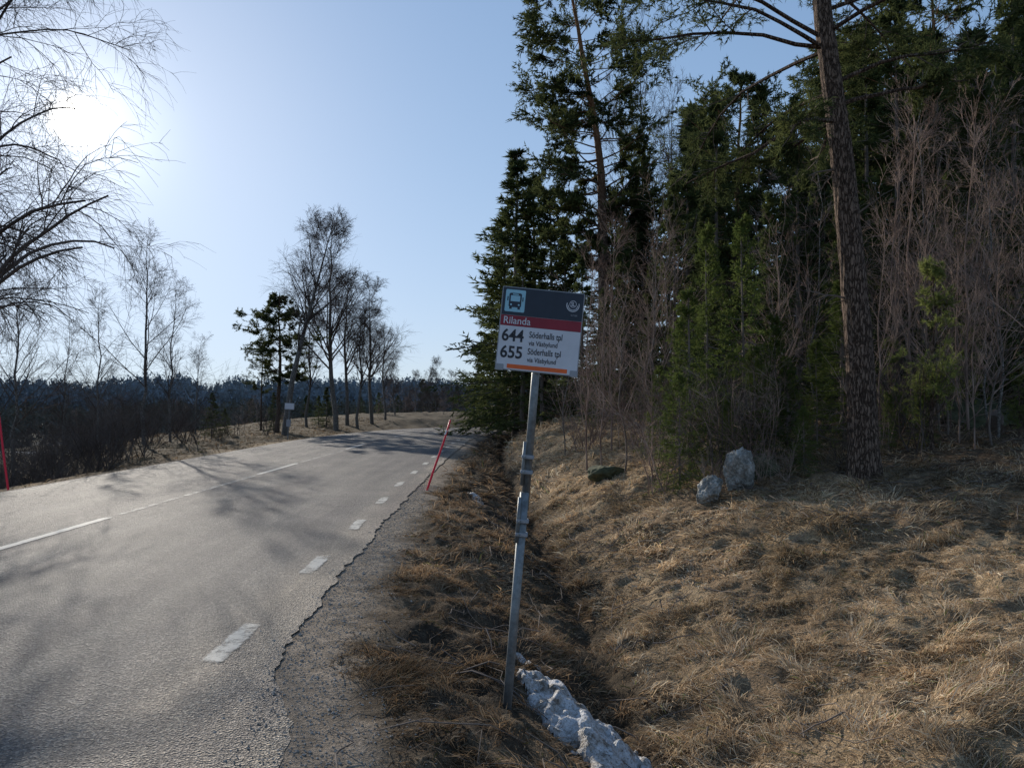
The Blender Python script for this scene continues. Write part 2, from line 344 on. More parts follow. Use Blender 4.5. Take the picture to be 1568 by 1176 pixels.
def strip(s0,s1,l0,w,st=.05,a_=1.0):
    k=max(4,int((s1-s0)/st)+1); a=np.linspace(s0,s1,k); lc=l0(a) if callable(l0) else a*0+l0
    rows=[];at_=[]
    endf=ss(0,.15,a-s0+.02)*ss(0,.15,s1-a+.02)
    for q,f in((-.7,0),(-.38,1),(0,1.05),(.38,1),(.7,0)):
        ll=lc+q*w; x,y=cl(a,ll); rows.append(np.stack([x,y,roadz(a,ll)+.005],1)); at_.append(a_*f*endf)
    V=np.stack(rows,1).reshape(-1,3); A=np.stack(at_,1).reshape(-1,1); parts.append((V,grid(k,5),0,np.concatenate([A,A,A,A*0+1],1)))
for c0 in (-1.6,6.9,15.4,23.6,32,40.5,49): strip(c0,c0+2.9,0.0,.12,a_=1.05)
for c0,c1 in ((1.4,6.8),(9.9,15.3),(18.4,23.5)): strip(c0,c1,0.02,.10,a_=.6)
rl=lambda a:np.interp(a,[3,5,14,22],[3.64,3.6,3.28,3.2])
for c0 in np.arange(-2.45,56,2.27): strip(c0,c0+.9,rl,.15,a_=.76)
add("road_markings",mkmesh("road_markings",parts,[M_pt]))

# ---------------------------------------------------------------- grass
def blades(n,xr,yr,Lm,wd,dens,seed,elev=(3,38),tf=1.0,tint=(1,1,1)):
    rg=np.random.default_rng(seed)
    x=rg.uniform(*xr,n); y=rg.uniform(*yr,n); l,s=lat(x,y); p=dens(x,y,l,s); k=rg.random(n)<p; x,y,l,s=x[k],y[k],l[k],s[k]; n=len(x)
    tuft=fbm(x,y,3.4,3,61); z=H(x,y)-.006
    az=2*math.pi*fbm(x,y,1.3,2,71)*2.0+rg.normal(size=n)*.7
    tt=ss(.46,.72,tuft)*tf
    el=np.radians(rg.uniform(*elev,n)*(.5+1.1*tt)); L=Lm*rg.uniform(.4,1.3,n)*(.75+.7*tt)
    az2=az+rg.normal(size=n)*.5
    def dr(a,e): return np.stack([np.cos(a)*np.cos(e),np.sin(a)*np.cos(e),np.sin(e)],1)
    p0=np.stack([x,y,z],1); p1=p0+dr(az,el)*(L*.5)[:,None]; p2=p1+dr(az2,el-np.radians(rg.uniform(15,50,n)))*(L*.5)[:,None]
    sd=np.stack([-np.sin(az),np.cos(az),rg.normal(size=n)*.5],1)*(wd*rg.uniform(.5,1.3,n)/2)[:,None]
    V=np.stack([p0-sd,p0+sd,p1-sd*.9,p1+sd*.9,p2],1).reshape(-1,3); b=np.arange(n)[:,None]*5
    q=b+np.array([[0,1,3,2]])
    pal=np.array([(.70,.53,.34),(.52,.365,.215),(.62,.515,.37),(.28,.195,.125),(.78,.655,.47),(.19,.21,.075)])*np.array(tint)
    pr=np.array([.28,.27,.17,.17,.08,.03]); ci=rg.choice(6,n,p=pr/pr.sum()); Cc=pal[ci]*rg.uniform(.7,1.2,(n,1))
    patch=fbm(x,y,.9,3,81); p2_=fbm(x,y,4.5,2,83); Cc=Cc*(1.14-.5*ss(.40,.62,patch))[:,None]*(1.1-.35*ss(.4,.65,p2_))[:,None]
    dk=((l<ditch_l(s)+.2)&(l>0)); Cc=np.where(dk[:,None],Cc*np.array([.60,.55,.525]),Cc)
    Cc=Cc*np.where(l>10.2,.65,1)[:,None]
    Cc=np.clip(np.concatenate([Cc,np.ones((n,1))],1),0,1); Cv=np.repeat(Cc,5,0)
    return V,q,Cv
def dens_bank(x,y,l,s):
    ld=ditch_l(s); e=edge_r(s)
    v=ss(.30,.75,l-e+.7*(fbm(x,y,3,2,91)-.5))*(.15+.85*ss(.44,.55,fbm(x,y,3.2,3,93)))
    v=np.where(np.abs(l-ld-.03)<.16,.12+.5*ss(.45,.6,fbm(x,y,2.5,2,97)),v)
    v=np.where(l>ld+.18,.95*(1-.5*ss(.52,.66,fbm(x,y,1.7,3,95))),v)
    return v*(1-.75*ss(10.4,12.8,l))*(l>0)
m,nt,o=newmat("dry_grass"); M_gr=m
at=N(nt,"ShaderNodeAttribute",attribute_name="zone"); d=N(nt,"ShaderNodeBsdfDiffuse"); t=N(nt,"ShaderNodeBsdfTranslucent"); mx=N(nt,"ShaderNodeMixShader"); mx.inputs[0].default_value=.35
nt.links.new(at.outputs[0],d.inputs[0]); nt.links.new(at.outputs[0],t.inputs[0]); nt.links.new(d.outputs[0],mx.inputs[1]); nt.links.new(t.outputs[0],mx.inputs[2]); nt.links.new(mx.outputs[0],o.inputs[0])
gp=[]
def addbl(*a,**k):
    V,q,Cv=blades(*a,**k)
    gp.append((V,q,0,Cv)); gp.append((V.reshape(-1,5,3)[:,2:].reshape(-1,3),np.arange(len(q)*3).reshape(-1,3),0,Cv.reshape(-1,5,4)[:,2:].reshape(-1,4)))
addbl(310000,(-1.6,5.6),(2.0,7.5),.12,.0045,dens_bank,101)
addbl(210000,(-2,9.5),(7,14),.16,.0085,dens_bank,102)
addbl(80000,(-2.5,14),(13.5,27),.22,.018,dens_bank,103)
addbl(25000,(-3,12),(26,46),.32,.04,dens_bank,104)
def dens_left(x,y,l,s): return ss(.3,.9,-l-3.7)*(1-.6*ss(14,22,-l))*(l<0)
addbl(40000,(-26,-8.9),(9,52),.16,.025,dens_left,105,elev=(5,40),tint=(.45,.43,.41))
add("dry_grass",mkmesh("dry_grass",gp,[M_gr],False))

# pebbles on shoulder
rg=np.random.default_rng(5); n=12000
y=rg.uniform(2,14,n); ee=edge_r(y); x=XC+ee+rg.normal(size=n)*.24+.14; r=rg.uniform(.003,.008,n)*(1+(rg.random(n)>.98)*1.2)
oct_=np.array([(1,0,0),(-1,0,0),(0,1,0),(0,-1,0),(0,0,1),(0,0,-1)],float); of=np.array([(0,2,4),(2,1,4),(1,3,4),(3,0,4),(2,0,5),(1,2,5),(3,1,5),(0,3,5)])
zz=np.maximum(H(x,y),np.where(x-XC<ee,-.006,-9))+r*.2
V=(np.stack([x,y,zz],1)[:,None]+(oct_[None]*rg.uniform(.6,1.2,(n,6,1)))*r[:,None,None]*np.array([1,1,.7])).reshape(-1,3)
M_peb=simple("pebble_stone",(.34,.30,.26),.85,.5,40)
add("gravel",mkmesh("gravel",[(V,(np.arange(n)[:,None,None]*6+of[None]).reshape(-1,3),0)],[M_peb],False))

# ---------------------------------------------------------------- rocks, snow, logs
def blob(name,size,mat,seed,amp=.35,fr=1.6,sub=5,planes=12):
    bm=bmesh.new(); bmesh.ops.create_icosphere(bm,subdivisions=sub,radius=1)
    rg=np.random.default_rng(seed); nn_=norm(rg.normal(size=(planes,3))); dd=rg.uniform(.62,.95,planes)
    off=Vector((seed*3.1,seed*1.7,seed))
    for v in bm.verts:
        p=v.co.normalized(); pr=nn_@np.array(p)
        kk=pr>.05
        rad=min(1.0,float((dd[kk]/pr[kk]).min())) if kk.any() else 1.0
        q=p*rad*(1+amp*.25*mnoise.fractal(p*fr*2+off,.8,2.1,5))
        v.co=Vector((q.x*size[0],q.y*size[1],q.z*size[2]))
    me=bpy.data.meshes.new(name); bm.to_mesh(me); bm.free(); me.materials.append(mat)
    for p in me.polygons:p.use_smooth=True
    return me
m,nt,o=newmat("lichen_granite"); M_rock=m
tc=N(nt,"ShaderNodeTexCoord"); n1=noise(nt,6,6,.7,tc.outputs["Object"]); n2=noise(nt,30,5,.7,tc.outputs["Object"])
c=ramp(nt,n1.outputs[0],[(.35,(.14,.135,.12)),(.52,(.35,.34,.32)),(.68,(.6,.59,.56))]).outputs[0]; c=mix(nt,c,ramp(nt,n2.outputs[0],[(.35,(.45,.45,.4)),(.65,(1.2,1.2,1.2))]).outputs[0],1.0,'MULTIPLY')
prin(nt,o,c,.9,bumpn(nt,n2.outputs[0],.8,.03),.2)
M_moss=simple("mossy_stone",(.075,.08,.045),.95,.5,7,bump=.8)
def put(name,me,u,d,dz,rot=0,tilt=0):
    x=bx(u,d); return add(name,me,(x,d,Hs(x,d)+dz),(tilt,0,rot))
put("granite_rock",blob("granite_rock",(.225,.21,.39),M_rock,3,amp=.6,planes=9),1131,10.5,.22,.4,.05)
put("granite_rock.001",blob("granite_rock.001",(.20,.18,.26),M_rock,7,amp=.6,planes=9),1085,10.1,.10,1.2,.3)
put("mossy_boulder",blob("mossy_boulder",(.36,.35,.22),M_moss,4),928,13.5,.08)
put("mossy_boulder.001",blob("mossy_boulder.001",(.7,.5,.42),M_moss,9),1500,14,.1)
put("mossy_boulder.002",blob("mossy_boulder.002",(.3,.3,.25),M_moss,12),1165,11.2,.05)
m,nt,o=newmat("old_snow"); M_snow=m
tc=N(nt,"ShaderNodeTexCoord"); n1=noise(nt,9,6,.78,tc.outputs["Object"]); n2=noise(nt,60,4,.75,tc.outputs["Object"])
c=ramp(nt,n1.outputs[0],[(.38,(.18,.14,.10)),(.47,(.46,.43,.40)),(.58,(.68,.69,.71))]).outputs[0]; c=mix(nt,c,ramp(nt,n2.outputs[0],[(.37,(.4,.37,.33)),(.49,(1,1,1))]).outputs[0],1.0,'MULTIPLY')
p=prin(nt,o,c,.5,bumpn(nt,n2.outputs[0],.9,.03),.4)
def snow(name,pts,hgt_,seed,na=1.0):
    pts=np.array(pts); x0,x1=pts[:,0].min()-.6,pts[:,0].max()+.6; y0,y1=pts[:,1].min()-.6,pts[:,1].max()+.6
    gx=np.arange(x0,x1,.012); gy=np.arange(y0,y1,.012); GX,GY=np.meshgrid(gx,gy); dm=np.full(GX.shape,9.); 
    for a,b in zip(pts[:-1],pts[1:]):
        ab=b[:2]-a[:2]; t=np.clip(((GX-a[0])*ab[0]+(GY-a[1])*ab[1])/(ab@ab),0,1); rr=a[2]*(1-t)+b[2]*t
        dm=np.minimum(dm,np.hypot(GX-a[0]-t*ab[0],GY-a[1]-t*ab[1])/rr)
    nzz=fbm(GX,GY,3.5,4,seed); dm=dm+na*(nzz-.5)+.5*(fbm(GX,GY,13,2,seed+3)-.5)
    h=np.clip(1-dm,0,1)**.4*hgt_*(.5+.9*fbm(GX,GY,4,3,seed+7))+ .07*(fbm(GX,GY,12,3,seed+9)-.5)
    z=H(GX.ravel(),GY.ravel()).reshape(GX.shape)+h-.012-.08*(dm>1.02)
    f=grid(len(gy),len(gx)); keep=(dm.ravel()[f]<1.08).all(1)
    add(name,mkmesh(name,[(np.stack([GX,GY,z],-1).reshape(-1,3),f[keep],0)],[M_snow]))
snow("snow_bank",[(.18,4.80,.15),(.34,4.6,.25),(.48,4.3,.30),(.60,4.0,.30),(.74,3.6,.22)],.13,3,1.7)
snow("snow_patch",[(.06,5.35,.06),(.16,5.2,.08)],.05,9)
snow("snow_patch.001",[(-.75,13.5,.1),(-.6,12.9,.1)],.05,12)
M_wood=simple("broken_wood",(.45,.37,.28),.85,.35,12,bump=.5)
rg=np.random.default_rng(3)
def log(name,u,d,L,r,az,el,mat,k=8):
    x=bx(u,d); z=Hs(x,d); t=np.linspace(0,1,k); dd=np.array([math.cos(az)*math.cos(el),math.sin(az)*math.cos(el),math.sin(el)])
    P=(np.array([0,0,0])+t[:,None]*L*dd)[None]+rg.normal(size=(1,k,3))*r*.15
    rr=(r*(1-.3*t)); rr[-1]*=.1; rr[0]*=.1; P[0,0]=P[0,1]-dd*.01; P[0,-1]=P[0,-2]+dd*.01
    v,f=tubes(P,rr[None],12,rg,.25); add(name,mkmesh(name,[(v,f,0)],[mat],False),(x,d,z+r*.7))
log("broken_log",1098,9.6,.45,.06,-.75,-.1,M_wood)
log("tree_stump",1522,12.6,.34,.14,.2,1.45,M_dead)
log("fallen_log",880,15,1.5,.035,.4,.0,M_dead)
log("fallen_log.001",1230,10.3,.9,.035,.5,.02,M_dead)
n=560; x=np.concatenate([rg.uniform(1.2,9,n*2//3),rg.uniform(-.8,2,n//3)]); n=len(x); y=np.concatenate([rg.uniform(7.5,15,n*2//3),rg.uniform(3,14,n-n*2//3)]); y=y[:n]; az=rg.uniform(0,6.28,n); L=rg.uniform(.15,.8,n)
t=np.linspace(0,1,5); P=np.stack([x[:,None]+np.cos(az)[:,None]*L[:,None]*t,y[:,None]+np.sin(az)[:,None]*L[:,None]*t,0*x[:,None]+0*t],-1); P+=rg.normal(size=P.shape)*.025
P[:,:,2]=H(P[:,:,0].ravel(),P[:,:,1].ravel()).reshape(n,5)+.03+np.abs(rg.normal(size=(n,5)))*.03
v,f=tubes(P,(rg.uniform(.002,.007,(n,1))*np.linspace(1,.4,5)[None]),4,rg); add("fallen_twigs",mkmesh("fallen_twigs",[(v,f,0)],[M_dead]))

# ---------------------------------------------------------------- tree meshes
SP=[spruce("spruce_a",12,2.3,11,nb=125,m=14,q=6,nl=.2,nw=.06),spruce("spruce_b",12,2.0,12,nb=115,m=14,q=6,nl=.2,nw=.06),spruce("spruce_c",12,2.6,13,nb=135,m=14,q=6,nl=.2,nw=.06,droop=.05)]
LO=[spruce("spruce_low_a",12,2.8,14,nb=80,m=8,q=4,nl=.4,nw=.15,mat=M_back),spruce("spruce_low_b",12,2.5,15,nb=75,m=8,q=4,nl=.4,nw=.15,mat=M_back)]
YS=[spruce("young_spruce_a",4,1.2,21,nb=95,m=14,q=10,nl=.07,nw=.018,mat=M_young,power=.8),spruce("young_spruce_b",4,1.05,22,nb=85,m=14,q=10,nl=.07,nw=.018,mat=M_young)]
BT=[bare_tree("birch_a",9,31,.075,24,7,6,2,ang=34,Lr=.36,rm=.0042,tdroop=-.02),bare_tree("birch_b",9,32,.07,22,7,6,2,ang=30,Lr=.33,rm=.0042,tdroop=-.02),bare_tree("birch_c",9,33,.075,26,7,6,2,ang=38,rm=.0042,wob=.09,tdroop=-.02)]
SAP=[bare_tree("sapling_a",6,41,.03,24,6,4,0,t0=.12,ang=28,Lr=.36,rm=.0034,mat=M_twigr,tdroop=.02,bark=M_twigr),bare_tree("sapling_b",6,42,.028,20,6,4,0,t0=.12,ang=33,Lr=.38,rm=.0034,mat=M_twigr,tdroop=.02,bark=M_birch,wob=.1),bare_tree("sapling_c",6,43,.036,22,6,4,0,t0=.2,ang=42,Lr=.4,rm=.0038,mat=M_twigr,tdroop=-.03,bark=M_dead,wob=.12)]
def shrub(name,seed,ns=14,mat=None):
    rg=np.random.default_rng(seed); n=ns; k=6; P=np.empty((n,k,3)); P[:,0]=rg.normal(size=(n,3))*[.18,.18,0]; d=norm(rg.normal(size=(n,3))*[.35,.35,.1]+[0,0,1]); L=rg.uniform(1.2,2.4,n)
    for j in range(1,k): P[:,j]=P[:,j-1]+d*(L/(k-1))[:,None]; d=norm(d+rg.normal(size=d.shape)*.12)
    Rr=np.linspace(.011,.003,k)[None].repeat(n,0)
    A,Ra=grow(P,Rr,8,.15,1,35,.4,5,.03,.12,.6,rg,rmin=.003); B,Rb=grow(A,Ra,4,.1,1,35,.5,3,.0,.12,.6,rg,rmin=.0025)
    return mkmesh(name,[(*tubes(P,Rr,4,rg),0),(*tubes(A,Ra,3,rg),0),(*tubes(B,Rb,3,rg),0)],[mat or M_twig])
SH=[shrub("shrub_a",51,10),shrub("shrub_b",52,13)]
SR=[shrub("shrub_c",53,10,M_twigr),shrub("shrub_d",54,12,M_twigr)]
pk=dict(nw=.05,nl=.18,q=12,nt_=9,ns=6,np_=40,dead=6,flat=.85,cc=.14,cl_=.2,bt0=.3,bl=.36)
PN=[pine("pine_a",16,61,.2,.42,3.0,**pk),pine("pine_b",16,62,.2,.5,3.2,**pk)]

zt=Hs(bx(925,28),28)
me=pine("tall_pine",17.8,71,.27,.30,3.0,np_=112,ns=8,nt_=12,q=12,nl=.15,nw=.042,pts=[(0,0,0),(.3,0,0),(.55,-.1,0),(.66,-.35,.1),(.78,-.75,.2),(.9,-1.05,.3),(1,-1.5,.3)],dead=14,up=.03,ang=82,spread=.55,flat=.92,cc=.12,cl_=.18,bt0=.35,bl=.3,ra=.25,
  prof=lambda t:np.interp(t,[.28,.42,.6,.75,.9,1],[.5,.85,1.05,1.15,1.1,.6]))
add("pine_tree",me,(bx(925,28),28,zt))
me=pine("near_pine",15,72,.205,.34,4.1,np_=72,ns=10,nt_=13,q=16,nl=.09,nw=.016,pts=[(0,0,0),(.12,-.04,0),(.3,-.25,0),(.45,-.5,.05),(1,-.9,.2)],k=60,sides=28,dead=6,up=-.05,flare=.35,bump=.10,ang=80,flat=.75,cc=.10,cl_=.16,bt0=.45,bl=.28,deadW=.2,ra=.26,
  prof=lambda t:np.interp(t,[.33,.38,.44,.6,.8,1],[.6,.95,1.1,1.0,.8,.3]))
add("pine_tree",me,(bx(1322,10.2),10.2,Hs(bx(1322,10.2),10.2)-.05),(0,0,0))
for u,d,vt,w_ in [(790,35,225,1.4),(818,36,265,1.5),(845,33,290,1.4),(772,40,330,1.5),(765,44,400,1.6),(865,30,330,1.3),(1055,26,190,1.1),(1100,22,150,1.05),(1165,24,125,1.05),(1225,20,140,.95),(1375,17,-60,.9),(1440,19,40,.9),(1500,16,70,.9),(1560,18,-60,.95),(985,30,235,1.1),(1330,24,20,1),(940,33,290,1.2),(1035,20,260,1),(1600,14,-100,.9),(1540,24,50,.9),(955,24,330,1.1),(890,26,380,1.3),(1290,16,250,1),(1180,16,290,1),(1460,15,260,1),(1080,18,300,1),(1000,19,400,1.1),(925,21,440,1.2),(800,31,380,1.5),(830,29,430,1.5)]:
    place("spruce_tree",SP[rng.integers(3)],12,u,d,vt,sxy=w_)
for u,d,vt in [(1130,27,110),(1410,23,-60),(1300,30,40),(1075,33,170)]:
    place("pine_tree",PN[rng.integers(2)],16,u,d,vt)
for u,d,vt in [(1085,12.8,345),(1055,12.0,440),(1140,12.6,330),(1155,11.6,530),(1205,12,545),(1010,14.0,560),(1250,12.5,520),(1360,12,600),(1115,11.5,600),(1290,14,430),(1040,11.2,570),(1230,11,620),(1185,12,480),(1410,12,580)]:
    place("young_spruce_tree",YS[rng.integers(2)],4,u,d,vt,sxy=1.0 if vt>400 else .78)
YP=pine("young_pine",4,81,.05,.08,1.0,np_=34,ns=6,nt_=3,q=22,nl=.09,nw=.013,mat=M_ypine,dead=0,ang=50,up=.1,sides=6,flat=0,prof=lambda t:np.interp(t,[0,.2,1],[1,1,.25]))
for u,d,vt in [(1425,11.5,405),(1365,13,520),(1560,12,560),(1480,14,500)]: place("young_pine_tree",YP,4,u,d,vt)
for u,d,vt in [(990,34,50),(965,36,120),(1025,30,130)]: place("birch_tree",BT[rng.integers(3)],9,u,d,vt,sxy=.7)
sap=[(892,15,380),(915,14,430),(935,16,330),(960,13.2,430),(985,17,300),(1035,19,280),(1180,13,420),(1210,15,300),(1345,12.5,330),(1390,13,150),(1410,15,80),(1450,12.5,300),(1510,13,260),(1535,12,150),(1500,17,60),(1555,15,80),(1220,20,180),(1590,10.5,200),(870,18,440),(1000,13.5,480),(1490,11,420),(1475,12.5,150),(1360,14,220),(1430,13.5,230),(1240,16,240),(1015,16,330),(1525,11.5,330),(1460,11.8,360)]
for u,d,vt in sap: place("bare_sapling",SAP[rng.integers(3)],6,u+rng.uniform(-8,8),d,vt,sxy=.9)
it=[]
for i in range(44):
    u=rng.uniform(880,1600); d=rng.uniform(10.6,20) if u>1000 else rng.uniform(14,26); 
    it.append(place("s",(SR if i%3 else SH)[rng.integers(2)],2.2,u,d,tall=rng.uniform(.7,2.2),item=True))
for u,d in ((1095,10.6),(1160,10.7),(1200,10.6),(1110,10.9)): it.append(place("s",SR[0],2.2,u,d,tall=.7,item=True))
bake("undergrowth_brush",it)
it=[]
while len(it)<70:
    d=rng.uniform(22,70); u=rng.uniform(790,1850); x=bx(u,d); l_,s_=lat(np.array([x]),np.array([d]))
    if l_[0]<9: continue
    if u<930: vt=rng.uniform(330,470)
    elif u<1045: vt=rng.uniform(290,400)
    elif u<1270: vt=rng.uniform(150,320)
    else: vt=rng.uniform(30,240)
    it.append(place("s",LO[rng.integers(2)],12,u,d,vt,sxy=1.1,item=True))
bake("background_forest",it)
# ---------------------------------------------------------------- left side
LB=[(222,29,362,0),(150,27,455,1),(14,26,415,2),(262,31,440,1),(-40,24,380,0),(100,33,500,1),(300,36,520,0)]
for u,d,vt,i in LB: place("birch_tree",BT[i],9,u,d,vt,sxy=1.1)
big=bare_tree("leaning_birch",11,91,.18,30,9,7,3,t0=.35,ang=40,Lr=.40,rm=.006,pts=[(0,0,0),(.25,.35,0),(.5,1.0,0),(.75,1.7,.1),(1,2.4,.1)],tdroop=-.15)
add("birch_tree",big,(bx(436,37),37,Hs(bx(436,37),37)))
BB=[bare_tree("big_birch_a",11,92,.14,28,8,7,3,t0=.3,ang=36,Lr=.38,rm=.006,tdroop=-.16),bare_tree("big_birch_b",11,93,.12,26,8,7,3,t0=.3,ang=32,Lr=.34,rm=.006,tdroop=-.16)]
for u,d,vt,i in [(515,42,350,0),(548,44,450,1),(570,47,440,0),(590,50,490,1),(532,46,400,1),(605,56,560,0),(470,45,470,1)]: place("birch_tree",BB[i],11,u,d,vt,sxy=1.15)
place("pine_tree",pine("roadside_pine",9,95,.16,.36,2.0,np_=56,nw=.045,nl=.16,q=12,nt_=9,ns=6,flat=.9,cc=.12,cl_=.16,bt0=.3,ang=80),9,425,40,448)
place("pine_tree",PN[0],16,400,43,530,sxy=1.1)
for u,d,vt in [(325,34,600),(500,44,592),(488,46,605),(345,36,625),(580,58,600),(420,41,600),(552,60,605)]: place("spruce_tree",SP[rng.integers(3)],12,u,d,vt,sxy=1.7)
it=[]
for i in range(95):
    u=rng.uniform(-80,430); d=rng.uniform(18,38); x=bx(u,d)
    if lat(np.array([x]),np.array([d]))[0][0]>-6.0: continue
    it.append(place("s",SH[rng.integers(2)],2.2,u,d,tall=rng.uniform(1.0,2.7),sxy=1.3,item=True))
bake("roadside_brush",it)
it=[]
for i in range(22):
    u=rng.uniform(590,740); d=rng.uniform(60,95); it.append(place("s",SAP[i%3],6,u,d,vtop=rng.uniform(565,625),sxy=1.5,item=True))
for u,d,vt in [(655,75,560),(672,80,556),(640,78,575),(690,85,575),(712,90,575),(725,80,585),(625,85,590)]: it.append(place("s",BB[int(u)%2],11,u,d,vt,sxy=1.1,item=True))
for u,d,vt in [(648,90,580),(700,95,590),(735,70,560),(742,60,520),(668,88,600),(610,85,605),(470,75,605),(385,72,610)]: it.append(place("s",LO[0],12,u,d,vt,sxy=1.3,item=True))
for i in range(26):
    u=rng.uniform(-60,620); d=rng.uniform(48,75); it.append(place("s",SAP[i%3],6,u,d,vtop=rng.uniform(600,640),sxy=1.6,item=True))
bake("distant_tree_row",it)
def weeping():
    rg=np.random.default_rng(97); Hh=14.5
    P=trunkline(Hh,14,[(0,0,0),(.4,.2,0),(1,.5,-.3)],0,rg); Rr=np.linspace(.22,.03,14)[None]
    A,Ra=grow(P,Rr,46,.24,.97,52,lambda t,p:5.6*(1.15-.7*t),10,lambda j:.06 if j<4 else -.10,.09,.34,rg,rmin=.018)
    B,Rb=grow(A,Ra,9,.15,1,42,lambda t,p:p*.42*(1.15-.5*t),7,lambda j:.0 if j<3 else -.2,.12,.5,rg,rmin=.010)
    C,Rc=grow(B,Rb,8,.1,1,45,lambda t,p:.25+p*.45,6,-.22,.13,.6,rg,rmin=.0055)
    D,Rd=grow(C,Rc,4,.05,1,35,lambda t,p:.12+p*.45,4,-.16,.13,.7,rg,rmin=.004)
    return mkmesh("weeping_birch",[(*tubes(P,Rr,10,rg),0),(*tubes(A,Ra,6,rg),1),(*tubes(B,Rb,4,rg),1),(*tubes(C,Rc,3,rg),1),(*tubes(D,Rd,3,rg),1)],[M_birch,M_twig])
add("weeping_birch_tree",weeping(),(-12.2,14.9,Hs(-12.2,14.9)))
rg=np.random.default_rng(15); 
def treeline(name,n,r0,r1,h0,h1,mat,q,azr=(-62,20),szf=.12):
    az=rg.uniform(math.radians(azr[0]),math.radians(azr[1]),n); dd=rg.uniform(r0,r1,n); x=np.sin(az)*dd; y=np.cos(az)*dd
    k=lat(x,y)[0]<-25; az,dd,x,y=az[k],dd[k],x[k],y[k]; n=len(x)
    z=H(x,y); h=rg.uniform(h0,h1,n)*(1+.5*(vn(az*30,az*0)-.3)); w=h*rg.uniform(.16,.28,n)
    t=rg.random((n,q))**1.1; a=rg.uniform(0,6.28,(n,q)); r=(1-t)**.9*w[:,None]*rg.uniform(.4,1.1,(n,q))
    c=np.stack([x[:,None]+np.cos(a)*r,y[:,None]+np.sin(a)*r,z[:,None]+t*h[:,None]],-1).reshape(-1,1,3)
    sz=(h[:,None]*szf*(1.25-t)).reshape(-1,1,1); V=(c+rg.normal(size=(n*q,3,3))*sz*np.array([1,1,1.3])).reshape(-1,3)
    add(name,mkmesh(name,[(V,np.arange(len(V)).reshape(-1,3),0)],[mat],False))
treeline("distant_treeline",3600,200,430,5.5,8.5,M_farhaze,42,szf=.09)
treeline("field_edge_treeline",2200,74,190,1.7,3.4,M_mid,34,(-62,-8),szf=.10)

# ---------------------------------------------------------------- snow stakes
M_red=simple("red_plastic",(.75,.03,.06),.45,.12,5); M_refl=simple("reflector_band",(.6,.6,.6),.3,.1,5)
def stake(name,p0,p1,r=.02):
    p0=np.array(p0);p1=np.array(p1); t=np.array([0,.35,.7,.99,1.]); P=(p0[None]*(1-t[:,None])+p1[None]*t[:,None])[None]; P[0,2]+=[.012,0,0]
    rg=np.random.default_rng(1); v,f=tubes(P-p0,np.array([[r,r,r*.9,r*.8,.002]]),10,rg)
    t2=np.array([.80,.86]); P2=(p0[None]*(1-t2[:,None])+p1[None]*t2[:,None])[None]; v2,f2=tubes(P2-p0,np.array([[r*1.05,r*1.02]]),10,rg)
    add(name,mkmesh(name,[(v,f,0),(v2,f2,1)],[M_red,M_refl]),tuple(p0))
stake("snow_stake",(-1.59,13.2,-.12),(-1.13,13.2,1.27))
stake("snow_stake",(-9.78,14.0,-.15),(-10.08,14.0,1.85))

# ---------------------------------------------------------------- bus stop sign
def boxm(x0,x1,y0,y1,z0,z1,bev=0):
    bm=bmesh.new(); bmesh.ops.create_cube(bm,size=1)
    for v in bm.verts: v.co=Vector(((x0+x1)/2+v.co.x*(x1-x0),(y0+y1)/2+v.co.y*(y1-y0),(z0+z1)/2+v.co.z*(z1-z0)))
    if bev: bmesh.ops.bevel(bm,geom=bm.edges[:],offset=bev,segments=2,affect='EDGES')
    return bm
def bmadd(name,bm,mat,parent,rot=(0,0,0),loc=(0,0,0)):
    me=bpy.data.meshes.new(name); bm.to_mesh(me); bm.free(); me.materials.append(mat); return add(name,me,loc,rot,(1,1,1),parent)
M_galv=simple("galvanised_steel",(.19,.205,.21),.55,.35,25,.5,.5); M_navy=simple("navy_sign_film",(.022,.032,.05),.4,.15,9); M_redf=simple("dark_red_sign_film",(.24,.018,.035),.4,.15,9)
M_white=simple("white_sign_film",(.58,.59,.63),.4,.06,9); M_or=simple("orange_sign_film",(.75,.13,.03),.4,.1,9); M_lb=simple("light_blue_film",(.28,.52,.62),.4,.08,9); M_blk=simple("black_lettering",(.03,.032,.04),.5,.1,9); M_gry=simple("grey_plastic",(.3,.31,.33),.5,.1,9)
bx0,by0=-.028,4.3; bz0=Hs(bx0,by0); print("pole base z",bz0)
sign=bpy.data.objects.new("bus_stop_sign",None); sc.collection.objects.link(sign); sign.location=(bx0,by0,bz0-.02); sign.rotation_euler=(0,math.radians(4.75),0)
T=(1.6+45/1100*4.3-bz0)/math.cos(math.radians(4.75))+.02
def cyl(name,r,z0,z1,x,y,mat):
    bm=bmesh.new(); bmesh.ops.create_cone(bm,cap_ends=True,segments=24,radius1=r,radius2=r,depth=z1-z0)
    for v in bm.verts: v.co+=Vector((x,y,(z0+z1)/2))
    for f in bm.faces: f.smooth=abs(f.normal.z)<.5
    return bmadd(name,bm,mat,sign)
cyl("ground_post",.027,-.3,1.30,-.004,0,M_galv)
cyl("upper_pole",.0245,1.2,T+.44,.004,.012,M_galv)
cyl("side_tube",.012,1.0,1.27,-.028,-.018,M_galv)
cyl("side_tube_upper",.010,1.34,1.60,-.026,-.01,M_galv)
for z in (1.05,1.13,1.42,1.51): bmadd("clamp",boxm(-.040,.034,-.036,.036,z-.010,z+.012,.004),M_gry,sign)
for z in (1.05,1.13,1.42,1.51):
    bm=bmesh.new(); bmesh.ops.create_cone(bm,cap_ends=True,segments=6,radius1=.008,radius2=.008,depth=.02)
    for v in bm.verts: v.co=Vector((v.co.x-.02,v.co.z-.042,v.co.y+z))
    bmadd("bolt",bm,M_galv,sign)
W=.492; Hh=.497
